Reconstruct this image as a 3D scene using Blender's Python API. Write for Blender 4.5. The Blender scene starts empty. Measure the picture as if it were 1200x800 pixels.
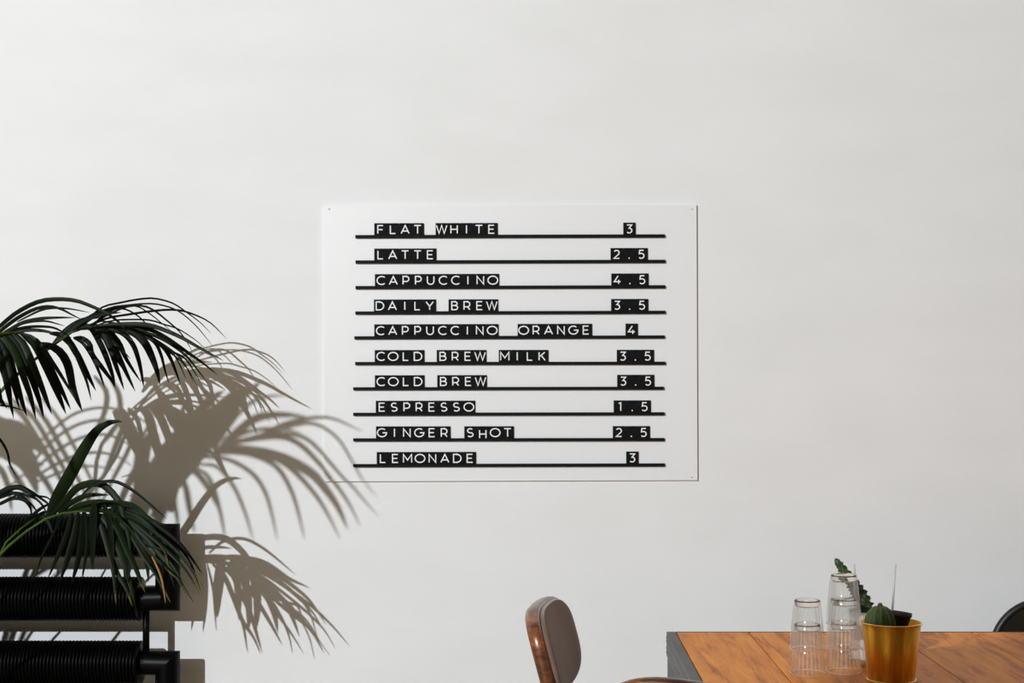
import bpy, bmesh, math, random
from mathutils import Vector, Matrix
random.seed(7)
scene = bpy.context.scene
COL = scene.collection

# ------------------------------------------------------------------ camera
F, D, H = 1666.67, 3.5, 1.281          # focal length in px (1200 wide), distance to the wall, height
VX, VY = 638.0, 459.0                  # where lines square to the wall meet
cam = bpy.data.cameras.new('camera'); cam.lens = 50; cam.sensor_width = 36
cam.shift_x = -(VX - 600) / 1200; cam.shift_y = (VY - 400) / 1200
camo = bpy.data.objects.new('camera', cam); COL.objects.link(camo)
camo.location = (0, -D, H); camo.rotation_euler = (math.pi / 2, 0, 0)
scene.camera = camo

# ------------------------------------------------------------------ light
world = bpy.data.worlds.new('world'); scene.world = world; world.use_nodes = True
bg = world.node_tree.nodes['Background']; bg.inputs[0].default_value = (1.0, .97, .92, 1); bg.inputs[1].default_value = .12
LAMP = Vector((-3.37, -7.2, 3.50))    # the one hard ceiling spotlight that throws the shadows
sp = bpy.data.lights.new('spotlight_bulb', 'SPOT'); sp.energy = 2150; sp.shadow_soft_size = .028
sp.spot_size = math.radians(110); sp.spot_blend = .2; sp.color = (.912, .96, 1.005)
spo = bpy.data.objects.new('spotlight_bulb', sp)
aim = (Vector((0, 0, 1.2)) - LAMP).normalized()
scene.view_settings.view_transform = 'Standard'; scene.view_settings.look = 'None'
scene.view_settings.gamma = 1; scene.view_settings.use_curve_mapping = False
scene.view_settings.exposure = 0.0
scene.cycles.use_denoising = True
scene.cycles.max_bounces = 16; scene.cycles.transparent_max_bounces = 24; scene.cycles.transmission_bounces = 14

# ------------------------------------------------------------------ helpers
def W(px, py, g=0.0):                  # photo pixel + distance off the wall -> world
    d = D - g
    return Vector(((px - VX) * d / F, -g, H - (py - VY) * d / F))
def S(px, py, g):                      # shadow pixel on the wall -> the point g off the wall that casts it
    w = W(px, py, 0); t = g / -LAMP.y
    return w + (LAMP - w) * t
def scale(g): return F / (D - g)

def mesh_obj(name, verts, faces, mat, parent=None, smooth=False, uv=None):
    me = bpy.data.meshes.new(name); me.from_pydata([tuple(v) for v in verts], [], faces); me.update()
    if mat: me.materials.append(mat)
    if smooth:
        for p in me.polygons: p.use_smooth = True
    if uv:
        l = me.uv_layers.new(name='UVMap')
        for lp in me.loops: l.data[lp.index].uv = uv[lp.vertex_index]
    o = bpy.data.objects.new(name, me); COL.objects.link(o)
    if parent: o.parent = parent
    return o
def bm_obj(name, bm, mat, parent=None, smooth=False):
    me = bpy.data.meshes.new(name); bmesh.ops.recalc_face_normals(bm, faces=bm.faces); bm.to_mesh(me); bm.free()
    if mat: me.materials.append(mat)
    if smooth:
        for p in me.polygons: p.use_smooth = True
    o = bpy.data.objects.new(name, me); COL.objects.link(o)
    if parent: o.parent = parent
    return o
def tag(o, label=None, cat=None, group=None, kind=None):
    if label: o['label'] = label
    if cat: o['category'] = cat
    if group: o['group'] = group
    if kind: o['kind'] = kind
    return o
def empty(name, loc, rz=0):
    o = bpy.data.objects.new(name, None); COL.objects.link(o); o.location = loc; o.rotation_euler = (0, 0, rz)
    o.empty_display_size = .05
    return o
def box_bm(bm, x0, x1, y0, y1, z0, z1, bev=0):
    r = bmesh.ops.create_cube(bm, size=1)
    vs = r['verts']
    for v in vs:
        v.co = Vector((x0 + (v.co.x + .5) * (x1 - x0), y0 + (v.co.y + .5) * (y1 - y0), z0 + (v.co.z + .5) * (z1 - z0)))
    if bev:
        es = list({e for v in vs for e in v.link_edges})
        bmesh.ops.bevel(bm, geom=es, offset=bev, segments=2, affect='EDGES', profile=.5)
def box(name, x0, x1, y0, y1, z0, z1, mat, parent=None, bev=0):
    bm = bmesh.new(); box_bm(bm, x0, x1, y0, y1, z0, z1, bev); return bm_obj(name, bm, mat, parent)
def tube_geo(pts, rads, n=12, caps=True):
    pts = [Vector(p) for p in pts]; V = []; Fc = []
    up = None
    for i, p in enumerate(pts):
        t = (pts[min(i + 1, len(pts) - 1)] - pts[max(i - 1, 0)]).normalized()
        if up is None:
            up = Vector((0, 0, 1)) if abs(t.z) < .9 else Vector((1, 0, 0))
        a = (up - t * up.dot(t)).normalized(); b = t.cross(a); up = a
        r = rads[i] if hasattr(rads, '__len__') else rads
        for k in range(n):
            q = 2 * math.pi * k / n
            V.append(p + a * (r * math.cos(q)) + b * (r * math.sin(q)))
    for i in range(len(pts) - 1):
        for k in range(n):
            Fc.append((i * n + k, i * n + (k + 1) % n, (i + 1) * n + (k + 1) % n, (i + 1) * n + k))
    if caps:
        Fc.append(tuple(range(n - 1, -1, -1))); Fc.append(tuple(range((len(pts) - 1) * n, len(pts) * n)))
    return V, Fc
def tube(name, pts, rads, mat, parent=None, n=12):
    V, Fc = tube_geo(pts, rads, n); return mesh_obj(name, V, Fc, mat, parent, True)
def lathe(name, prof, mat, parent=None, n=48, smooth=True, mod=None, loc=(0, 0, 0)):
    V = []; Fc = []; m = len(prof)
    for i, (r, z) in enumerate(prof):
        for k in range(n):
            a = 2 * math.pi * k / n
            rr = mod(i, a, r) if mod else r
            V.append((loc[0] + rr * math.cos(a), loc[1] + rr * math.sin(a), loc[2] + z))
    for i in range(m - 1):
        for k in range(n):
            Fc.append((i * n + k, i * n + (k + 1) % n, (i + 1) * n + (k + 1) % n, (i + 1) * n + k))
    o = mesh_obj(name, V, Fc, mat, parent, smooth)
    bm = bmesh.new(); bm.from_mesh(o.data); bmesh.ops.remove_doubles(bm, verts=bm.verts, dist=1e-6)
    bmesh.ops.recalc_face_normals(bm, faces=bm.faces); bm.to_mesh(o.data); bm.free()
    if smooth:
        for p in o.data.polygons: p.use_smooth = True
    return o
def catmull(P, n):
    P = [Vector(p) for p in P]
    if len(P) == 2: return [P[0].lerp(P[1], i / (n - 1)) for i in range(n)]
    Q = [P[0] * 2 - P[1]] + P + [P[-1] * 2 - P[-2]]
    L = [0]
    for i in range(1, len(P)): L.append(L[-1] + (P[i] - P[i - 1]).length)
    out = []
    for k in range(n):
        s = L[-1] * k / (n - 1); i = 0
        while i < len(P) - 2 and s > L[i + 1]: i += 1
        t = (s - L[i]) / max(L[i + 1] - L[i], 1e-9); a, b, c, d = Q[i:i + 4]
        out.append(.5 * ((2 * b) + (c - a) * t + (2 * a - 5 * b + 4 * c - d) * t * t + (3 * b - a - 3 * c + d) * t ** 3))
    return out

# ------------------------------------------------------------------ materials
def mat(name, col, rough=.5, metal=0, spec=.5, coat=0, coat_rough=.1):
    m = bpy.data.materials.new(name); m.use_nodes = True
    b = m.node_tree.nodes['Principled BSDF']
    b.inputs['Base Color'].default_value = (*col, 1); b.inputs['Roughness'].default_value = rough
    b.inputs['Metallic'].default_value = metal; b.inputs['Specular IOR Level'].default_value = spec
    b.inputs['Coat Weight'].default_value = coat; b.inputs['Coat Roughness'].default_value = coat_rough
    return m
def N(m, t): return m.node_tree.nodes.new(t)
def L(m, a, b): m.node_tree.links.new(a, b)
def noise_col(m, c1, c2, sc=(1, 1, 1), s=5, detail=4, lo=.35, hi=.65, bump=0, bs=None, coord='Object'):
    b = m.node_tree.nodes['Principled BSDF']
    tc = N(m, 'ShaderNodeTexCoord'); mp = N(m, 'ShaderNodeMapping'); mp.inputs['Scale'].default_value = sc
    nz = N(m, 'ShaderNodeTexNoise'); nz.inputs['Scale'].default_value = s; nz.inputs['Detail'].default_value = detail
    cr = N(m, 'ShaderNodeValToRGB'); cr.color_ramp.elements[0].position = lo; cr.color_ramp.elements[1].position = hi
    cr.color_ramp.elements[0].color = (*c1, 1); cr.color_ramp.elements[1].color = (*c2, 1)
    L(m, tc.outputs[coord], mp.inputs[0]); L(m, mp.outputs[0], nz.inputs[0]); L(m, nz.outputs[0], cr.inputs[0]); L(m, cr.outputs[0], b.inputs['Base Color'])
    if bump:
        n2 = nz
        if bs:
            n2 = N(m, 'ShaderNodeTexNoise'); n2.inputs['Scale'].default_value = bs; n2.inputs['Detail'].default_value = 5; L(m, mp.outputs[0], n2.inputs[0])
        bp = N(m, 'ShaderNodeBump'); bp.inputs['Strength'].default_value = bump; bp.inputs['Distance'].default_value = .002
        L(m, n2.outputs[0], bp.inputs['Height']); L(m, bp.outputs[0], b.inputs['Normal'])
    return m
M = {}
M['wall'] = noise_col(mat('white_plaster', (.8, .8, .8), .85, spec=.2), (.79, .79, .785), (.82, .82, .82), (1, 1, 2.2), 3, 4, bump=.22, bs=42)
M['room'] = noise_col(mat('cream_paint', (.5, .46, .4), .9, spec=.2), (.33, .305, .23), (.37, .335, .26), s=2)
M['ceil'] = mat('ceiling_paint', (.38, .36, .30), .9, spec=.2)
M['floor'] = noise_col(mat('oak_floor', (.3, .2, .12), .5), (.30, .2, .12), (.4, .28, .17), (1, 12, 1), 2)
M['board'] = mat('white_acrylic', (.81, .81, .815), .38, spec=.4)
M['rail'] = mat('black_powder_coat', (.003, .003, .003), .6, spec=.12)
M['tile'] = noise_col(mat('black_tile', (.012, .012, .012), .65, spec=.08), (.004, .004, .004), (.009, .009, .009), s=60)
M['letter'] = mat('white_print', (.85, .85, .85), .6)
M['screw'] = mat('white_screw_cap', (.6, .6, .6), .5)
M['radiator'] = noise_col(mat('black_radiator_enamel', (.002, .002, .002), .38, spec=.09), (.0008, .0008, .0009), (.0018, .0018, .002), s=30, bump=.1)
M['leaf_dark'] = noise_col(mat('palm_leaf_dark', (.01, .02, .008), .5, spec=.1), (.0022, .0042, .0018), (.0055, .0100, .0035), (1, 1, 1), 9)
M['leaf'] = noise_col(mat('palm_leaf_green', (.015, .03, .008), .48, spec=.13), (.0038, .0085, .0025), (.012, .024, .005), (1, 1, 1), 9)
def tip_leaf():
    m = mat('palm_leaf_dry_tip', (.02, .04, .01), .48, spec=.13); b = m.node_tree.nodes['Principled BSDF']
    uv = N(m, 'ShaderNodeUVMap'); sx = N(m, 'ShaderNodeSeparateXYZ'); nz = N(m, 'ShaderNodeTexNoise'); nz.inputs['Scale'].default_value = 40
    ad = N(m, 'ShaderNodeMath'); ad.operation = 'MULTIPLY_ADD'; ad.inputs[1].default_value = .2
    cr = N(m, 'ShaderNodeValToRGB'); e = cr.color_ramp.elements
    e[0].position = .985; e[0].color = (.006, .014, .003, 1); e[1].position = 1.09; e[1].color = (.22, .06, .015, 1)
    x = e.new(1.03); x.color = (.09, .075, .01, 1)
    L(m, uv.outputs[0], sx.inputs[0]); L(m, nz.outputs[0], ad.inputs[0]); L(m, sx.outputs[1], ad.inputs[2]); L(m, ad.outputs[0], cr.inputs[0]); L(m, cr.outputs[0], b.inputs['Base Color'])
    return m
M['leaf_tip'] = tip_leaf()
M['leaf_dry'] = mat('palm_leaf_dry_edge', (.30, .13, .02), .6)
M['stem'] = noise_col(mat('palm_stem', (.05, .10, .015), .5, spec=.15), (.03, .065, .006), (.06, .11, .012), s=14)
M['terracotta'] = noise_col(mat('dark_planter', (.05, .05, .05), .7), (.04, .04, .04), (.07, .065, .06), s=6)
M['soil'] = noise_col(mat('soil', (.03, .02, .012), .95), (.018, .011, .007), (.06, .04, .025), s=60, bump=.6)
def wood(name, c1, c2, c3, rough, coat, sc, wscale=7, spec=.5):
    m = mat(name, c2, rough, coat=coat, coat_rough=.16, spec=spec); b = m.node_tree.nodes['Principled BSDF']
    tc = N(m, 'ShaderNodeTexCoord'); oi = N(m, 'ShaderNodeObjectInfo'); va = N(m, 'ShaderNodeVectorMath'); va.operation = 'ADD'
    mu = N(m, 'ShaderNodeVectorMath'); mu.operation = 'SCALE'; mu.inputs['Scale'].default_value = 17
    cb = N(m, 'ShaderNodeCombineXYZ')
    for k in range(3): L(m, oi.outputs['Random'], cb.inputs[k])
    L(m, cb.outputs[0], mu.inputs[0]); L(m, tc.outputs['Object'], va.inputs[0]); L(m, mu.outputs[0], va.inputs[1])
    mp = N(m, 'ShaderNodeMapping'); mp.inputs['Scale'].default_value = sc; L(m, va.outputs[0], mp.inputs[0])
    n1 = N(m, 'ShaderNodeTexNoise'); n1.inputs['Scale'].default_value = wscale; n1.inputs['Detail'].default_value = 6; n1.inputs['Distortion'].default_value = .6; L(m, mp.outputs[0], n1.inputs[0])
    wv = N(m, 'ShaderNodeTexNoise'); wv.inputs['Scale'].default_value = wscale * 9; wv.inputs['Detail'].default_value = 3; L(m, mp.outputs[0], wv.inputs[0])
    mx = N(m, 'ShaderNodeMath'); mx.operation = 'MULTIPLY_ADD'; mx.inputs[1].default_value = .3; L(m, wv.outputs[0], mx.inputs[0]); L(m, n1.outputs[0], mx.inputs[2])
    cr = N(m, 'ShaderNodeValToRGB'); e = cr.color_ramp.elements; e[0].position = .45; e[0].color = (*c1, 1); e[1].position = .85; e[1].color = (*c3, 1); k = e.new(.64); k.color = (*c2, 1)
    L(m, mx.outputs[0], cr.inputs[0]); L(m, cr.outputs[0], b.inputs['Base Color'])
    bp = N(m, 'ShaderNodeBump'); bp.inputs['Strength'].default_value = .12; bp.inputs['Distance'].default_value = .001; L(m, wv.outputs[0], bp.inputs['Height']); L(m, bp.outputs[0], b.inputs['Normal'])
    return m
M['table'] = wood('table_planks', (.46, .125, .018), (.76, .25, .032), (.88, .33, .045), .45, 0, (7, .8, 7), spec=.12)
M['chairwood'] = wood('varnished_chair_wood', (.05, .013, .005), (.16, .045, .012), (.30, .10, .03), .32, .5, (3, 3, 12), 5)
M['steel'] = noise_col(mat('blackened_steel', (.06, .06, .062), .42, .7), (.045, .043, .042), (.10, .095, .092), (6, 1, 6), 8)
M['black'] = mat('black_steel', (.006, .006, .006), .45)
M['velvet'] = noise_col(mat('taupe_upholstery', (.10, .06, .045), .9, spec=.2), (.17, .098, .074), (.23, .14, .108), s=12)
M['velvet'].node_tree.nodes['Principled BSDF'].inputs['Sheen Weight'].default_value = .35
M['olive'] = noise_col(mat('dark_olive_upholstery', (.012, .010, .005), .8, spec=.2), (.010, .008, .004), (.016, .013, .007), s=12)
def thin_glass():
    m = bpy.data.materials.new('thin_ribbed_glass'); m.use_nodes = True; nt = m.node_tree; nt.nodes.clear()
    out = nt.nodes.new('ShaderNodeOutputMaterial'); gl = nt.nodes.new('ShaderNodeBsdfGlossy'); tr = nt.nodes.new('ShaderNodeBsdfTransparent')
    gl.inputs['Roughness'].default_value = .06; gl.inputs['Color'].default_value = (1, 1, 1, 1); tr.inputs[0].default_value = (.975, .978, .975, 1)
    fr_ = nt.nodes.new('ShaderNodeFresnel'); fr_.inputs['IOR'].default_value = 1.5
    mu_ = nt.nodes.new('ShaderNodeMath'); mu_.operation = 'MULTIPLY'; mu_.inputs[1].default_value = .42; L(m, fr_.outputs[0], mu_.inputs[0])
    mn_ = nt.nodes.new('ShaderNodeMath'); mn_.operation = 'MINIMUM'; mn_.inputs[1].default_value = .2; L(m, mu_.outputs[0], mn_.inputs[0])
    mx = nt.nodes.new('ShaderNodeMixShader'); L(m, mn_.outputs[0], mx.inputs[0]); L(m, gl.outputs[0], mx.inputs[2]); L(m, mx.outputs[0], out.inputs[0])
    # pale stripes painted round the wall imitate light caught by the ribs
    tc = N(m, 'ShaderNodeTexCoord'); sx = N(m, 'ShaderNodeSeparateXYZ'); at = N(m, 'ShaderNodeMath'); at.operation = 'ARCTAN2'; L(m, tc.outputs['Object'], sx.inputs[0]); L(m, sx.outputs[1], at.inputs[0]); L(m, sx.outputs[0], at.inputs[1])
    m1 = N(m, 'ShaderNodeMath'); m1.operation = 'MULTIPLY'; m1.inputs[1].default_value = 24; L(m, at.outputs[0], m1.inputs[0])
    cs = N(m, 'ShaderNodeMath'); cs.operation = 'COSINE'; L(m, m1.outputs[0], cs.inputs[0])
    rg = N(m, 'ShaderNodeMapRange'); rg.inputs[1].default_value = .35; rg.inputs[2].default_value = .95; rg.inputs[3].default_value = .015; rg.inputs[4].default_value = .17; L(m, cs.outputs[0], rg.inputs[0])
    df = N(m, 'ShaderNodeBsdfTranslucent'); df.inputs[0].default_value = (.95, .94, .92, 1); dd = N(m, 'ShaderNodeBsdfDiffuse'); dd.inputs[0].default_value = (.95, .94, .92, 1)
    md = N(m, 'ShaderNodeMixShader'); L(m, df.outputs[0], md.inputs[1]); L(m, dd.outputs[0], md.inputs[2])
    mr = N(m, 'ShaderNodeMixShader'); L(m, rg.outputs[0], mr.inputs[0]); L(m, tr.outputs[0], mr.inputs[1]); L(m, md.outputs[0], mr.inputs[2]); L(m, mr.outputs[0], mx.inputs[1])
    return m
M['glass'] = thin_glass()
M['glassbase'] = bpy.data.materials.new('thick_glass'); M['glassbase'].use_nodes = True
_b = M['glassbase'].node_tree.nodes['Principled BSDF']; _b.inputs['Transmission Weight'].default_value = 1; _b.inputs['Roughness'].default_value = .02; _b.inputs['IOR'].default_value = 1.5; _b.inputs['Base Color'].default_value = (1, .97, .93, 1)
M['gold'] = noise_col(mat('brushed_brass', (.80, .40, .05), .27, 1), (.74, .34, .032), (.90, .45, .055), (40, 40, 2), 6)
_b = M['gold'].node_tree.nodes['Principled BSDF']; _b.inputs['Roughness'].default_value = .42; _b.inputs['Anisotropic'].default_value = .96; _b.inputs['Anisotropic Rotation'].default_value = .25
_t = N(M['gold'], 'ShaderNodeTangent'); _t.direction_type = 'RADIAL'; _t.axis = 'Z'; L(M['gold'], _t.outputs[0], _b.inputs['Tangent'])
M['goldedge'] = mat('polished_brass', (.92, .66, .20), .2, 1)
M['cactus'] = noise_col(mat('cactus_green', (.03, .07, .015), .5), (.018, .045, .010), (.05, .10, .02), s=25)
M['cactus_rib'] = mat('cactus_rib_areoles', (.16, .14, .05), .8)
M['cactus_dark'] = noise_col(mat('cactus_knob_green', (.03, .07, .015), .5), (.010, .025, .006), (.055, .10, .02), s=60)
M['ceramic'] = mat('white_ceramic', (.80, .79, .77), .3, coat=.4)
M['saucer'] = mat('beige_saucer', (.55, .42, .28), .5)
M['nursery'] = mat('dark_grey_plastic', (.05, .051, .053), .55)
M['stick'] = mat('pale_grey_stick', (.55, .55, .56), .5)
M['windowframe'] = mat('dark_window_frame', (.03, .03, .03), .5)

# ------------------------------------------------------------------ the room
RX0, RX1, RY, RZ = -4.2, 4.2, -8.4, 3.95
def struct(o): o['kind'] = 'structure'; return o
struct(box('wall_back', RX0, RX1, 0, .15, 0, RZ, M['wall']))
struct(box('floor', RX0, RX1, RY, .15, -.1, 0, M['floor']))
struct(box('ceiling', RX0 - .15, RX1 + .15, RY - .15, .15, RZ, RZ + .1, M['ceil']))
struct(box('wall_right', RX1, RX1 + .15, RY, .15, 0, RZ, M['room']))
struct(box('wall_front', RX0 - .15, RX1 + .15, RY - .15, RY, 0, RZ, M['room']))
bm = bmesh.new()
wy0, wy1, wz0, wz1 = -5.6, -1.6, .7, 3.1
box_bm(bm, RX0 - .15, RX0, RY, wy0, 0, RZ); box_bm(bm, RX0 - .15, RX0, wy1, .15, 0, RZ)
box_bm(bm, RX0 - .15, RX0, wy0, wy1, 0, wz0); box_bm(bm, RX0 - .15, RX0, wy0, wy1, wz1, RZ)
struct(bm_obj('wall_left', bm, M['room']))
win = struct(empty('window_1', (RX0 - .07, (wy0 + wy1) / 2, wz0)))
wl = (wy1 - wy0) / 2; wh = wz1 - wz0
for nm, a in (('sill', (-.05, .1, -wl, wl, 0, .05)), ('head', (-.03, .03, -wl, wl, wh - .06, wh)), ('jamb', (-.03, .03, -wl, -wl + .06, .05, wh - .06)),
              ('jamb', (-.03, .03, wl - .06, wl, .05, wh - .06)), ('mullion', (-.03, .03, -.03, .03, .05, wh - .06))):
    box(nm, *a, M['windowframe'], win)

# ceiling spotlight holding the bulb (behind the camera)
spot = tag(empty('ceiling_spotlight', (LAMP.x, LAMP.y, RZ)), 'black ceiling spotlight aimed at the white wall', 'spotlight')
tube('stem', [(0, 0, 0), (0, 0, -.32)], .012, M['black'], spot)
q = LAMP - Vector((LAMP.x, LAMP.y, RZ))
tube('housing', [q - aim * .22, q - aim * .2, q - aim * .05], [.05, .075, .08], M['black'], spot, 24)
COL.objects.link(spo); spo.parent = spot; spo.location = q; spo.rotation_euler = aim.to_track_quat('-Z', 'Y').to_euler()

# unseen hanging dome, added behind the camera to shade the table's right side
def add_light_blocker(x, y, z0, r, lab):
    e = tag(empty('light_blocker', (x, y, z0)), lab, 'light blocker')
    lathe('shade', [(r, 0), (r * .97, .035), (r * .8, .10), (r * .5, .145), (r * .15, .165), (.03, .175), (0, .175)], M['black'], e, 48)
    tube('cord', [(0, 0, .17), (0, 0, RZ - z0)], .003, M['black'], e, 8)
    lathe('canopy', [(0, RZ - z0 - .03), (.05, RZ - z0 - .02), (.055, RZ - z0)], M['black'], e, 24)
add_light_blocker(-1.2, -4.2, 2.10, .285, 'black hanging dome added unseen behind the camera to shade the table')
# ------------------------------------------------------------------ menu board
ROT = math.radians(.2)
bc = W(598.2, 402, .004)
bw, bh = 437.5 / scale(.008), 322.8 / scale(.008)
board = tag(empty('menu_board', (bc.x, 0, bc.z)), 'white rectangular menu board with ten black letter ledges on the wall', 'menu board')
o = box('panel', -bw / 2, bw / 2, -.008, -.0005, -bh / 2, bh / 2, M['board'], board, .0006); o.rotation_euler = (0, -ROT, 0)
for sx in (-1, 1):
    for sz in (-1, 1):
        o = lathe('screw', [(0, .0015), (.0016, .0013), (.0024, .0005), (.0026, 0)], M['screw'], board, 12)
        o.rotation_euler = (math.pi / 2, 0, 0); o.location = (sx * (bw / 2 - .013), -.0081, sz * (bh / 2 - .009))
RL = [416.3, 416.5, 416.5, 416.3, 415.1, 416.1, 413.8, 413.8, 413.8, 413.8]
RR = [779.2, 779.6, 779.6, 779.8, 778.8, 779.8, 777.9, 778.6, 778.6, 779.0]
YL = [277.0, 306.7, 336.7, 366.5, 395.6, 425.7, 455.3, 485.2, 515.2, 545.4]
YR = [276.1, 305.9, 335.7, 365.6, 394.5, 425.3, 454.6, 484.6, 514.8, 544.6]
GR = .016                                   # front of the ledges
rt = 1.75 / scale(GR)
for i in range(10):
    a, b = W(RL[i], YL[i], GR), W(RR[i], YR[i], GR)
    ln = math.hypot(b.x - a.x, b.z - a.z); an = math.atan2(b.z - a.z, b.x - a.x)
    o = box('ledge', -ln / 2, ln / 2, 0, GR - .0078, -rt, rt, M['rail'], board, .0004)
    o.location = ((a.x + b.x) / 2 - bc.x, -GR, (a.z + b.z) / 2 - bc.z); o.rotation_euler = (0, -an, 0)

# stroke alphabet of the letter tiles: cap height 1, centre lines
def arc(cx, cy, rx, ry, a0, a1, n=14):
    return [(cx + rx * math.cos(math.radians(a0 + (a1 - a0) * i / n)), cy + ry * math.sin(math.radians(a0 + (a1 - a0) * i / n))) for i in range(n + 1)]
G = {
 'A': [[(0, 0), (.43, 1), (.86, 0)], [(.14, .3), (.72, .3)]],
 'B': [[(0, .53), (.36, .53)] + arc(.36, .265, .28, .265, 90, -90) + [(0, 0), (0, 1), (.34, 1)] + arc(.34, .765, .24, .235, 90, -90)],
 'C': [arc(.5, .5, .5, .5, 48, 312, 26)],
 'D': [[(0, 0), (0, 1), (.32, 1)] + arc(.32, .5, .5, .5, 90, -90, 20) + [(0, 0)]],
 'E': [[(.58, 1), (0, 1), (0, 0), (.6, 0)], [(0, .51), (.52, .51)]],
 'F': [[(.58, 1), (0, 1), (0, 0)], [(0, .49), (.52, .49)]],
 'G': [arc(.5, .5, .5, .5, 50, 360, 28) + [(.56, .5)]],
 'H': [[(0, 0), (0, 1)], [(.7, 0), (.7, 1)], [(0, .51), (.7, .51)]],
 'I': [[(0, 0), (0, 1)]],
 'K': [[(0, 0), (0, 1)], [(.62, 1), (.02, .42)], [(.22, .6), (.66, 0)]],
 'L': [[(0, 1), (0, 0), (.55, 0)]],
 'M': [[(0, 0), (0, 1), (.45, .3), (.9, 1), (.9, 0)]],
 'N': [[(0, 0), (0, 1), (.72, 0), (.72, 1)]],
 'O': [arc(.53, .5, .53, .5, 0, 360, 34)],
 'P': [[(0, 0), (0, 1), (.34, 1)] + arc(.34, .68, .29, .32, 90, -90) + [(0, .36)]],
 'R': [[(0, 0), (0, 1), (.34, 1)] + arc(.34, .68, .29, .32, 90, -90) + [(0, .36)], [(.36, .36), (.64, 0)]],
 'S': [arc(.31, .745, .29, .255, 40, 270, 16) + arc(.31, .25, .31, .25, 90, -142, 16)],
 'T': [[(0, 1), (.74, 1)], [(.37, 1), (.37, 0)]],
 'U': [[(0, 1)] + arc(.36, .38, .36, .38, 180, 360, 16) + [(.72, 1)]],
 'W': [[(0, 1), (.29, 0), (.57, 1), (.85, 0), (1.14, 1)]],
 'Y': [[(0, 1), (.39, .42), (.78, 1)], [(.39, .42), (.39, 0)]],
 '1': [[(0, .92), (.22, 1), (.22, 0)]],
 '2': [arc(.29, .70, .28, .30, 150, -38, 14) + [(0, 0), (.6, 0)]],
 '3': [[(.03, 1), (.56, 1), (.26, .6)] + arc(.27, .30, .29, .30, 85, -140, 14)],
 '4': [[(.42, 1), (0, .27), (.7, .27)], [(.48, .5), (.48, 0)]],
 '5': [[(.53, 1), (.1, 1), (.05, .58)] + arc(.27, .31, .30, .31, 110, -140, 14)],
 '.': [[(0, -.06), (0, .10)]],
}
def glyph_mesh(ch, hgt, depth):
    sw = .125; V = []; Fc = []
    xs = [p[0] for st in G[ch] for p in st]; off = -(min(xs) + max(xs)) / 2
    for st in G[ch]:
        P = [Vector((x + off, sw / 2 + y * (1 - sw))) for x, y in st]
        closed = (P[0] - P[-1]).length < 1e-4
        if closed: P = P[:-1]
        n = len(P); Lf = []; Rt = []
        for i in range(n):
            d0 = (P[i] - P[i - 1]).normalized() if (i > 0 or closed) else None
            d1 = (P[(i + 1) % n] - P[i]).normalized() if (i < n - 1 or closed) else None
            if d0 is None: d0 = d1
            if d1 is None: d1 = d0
            n0 = Vector((-d0.y, d0.x)); n1 = Vector((-d1.y, d1.x)); mm = n0 + n1
            if mm.length < 1e-4: mm = n0
            mm.normalize(); k = min(1 / max(mm.dot(n0), .3), 2.2) * sw / 2
            e0 = Vector((0, 0))
            Lf.append(P[i] + mm * k); Rt.append(P[i] - mm * k)
        if not closed and ch != '.':
            for arr in (Lf, Rt):
                pass
        b = len(V)
        for i in range(n):
            for y in (-depth, 0):
                V.append((Lf[i].x * hgt, y, Lf[i].y * hgt)); V.append((Rt[i].x * hgt, y, Rt[i].y * hgt))
        for i in range(n if closed else n - 1):
            p = b + 4 * i; q = b + 4 * ((i + 1) % n)
            Fc += [(p, p + 1, q + 1, q), (p, q, q + 2, p + 2), (p + 1, p + 3, q + 3, q + 1)]
        if not closed:
            e = b + 4 * (n - 1); Fc += [(b, b + 2, b + 3, b + 1), (e, e + 1, e + 3, e + 2)]
    me = bpy.data.meshes.new('letter'); me.from_pydata(V, [], Fc); me.materials.append(M['letter']); me.update(); return me
GT = .0125                                  # front of the tiles
TW = 14.57 / scale(GT); TH = 13.9 / scale(GT)
tile_me = None; glyphs = {}
ROWS = [
 [('FLAT', 438.4), ('WHITE', 510.3), ('3', 730.3)], [('LATTE', 438.4), ('2.5', 715.4)], [('CAPPUCCINO', 439.1), ('4.5', 716.3)],
 [('DAILY', 438.0), ('BREW', 525.4), ('3.5', 716.0)], [('CAPPUCCINO', 438.4), ('ORANGE', 606.4), ('4', 732.9)],
 [('COLD', 438.9), ('BREW', 511.6), ('MILK', 584.3), ('3.5', 722.7)], [('COLD', 439.1), ('BREW', 512.2), ('3.5', 723.1)],
 [('ESPRESSO', 440.2), ('1.5', 719.0)], [('GINGER', 440.4), ('SHOT', 543.9), ('2.5', 718.0)], [('LEMONADE', 441.2), ('3', 733.7)]]
ORD = ['first', 'second', 'third', 'fourth', 'fifth', 'sixth', 'seventh', 'eighth', 'ninth', 'tenth']
RAISE = {'L': .02, 'E': 0.02}
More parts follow.
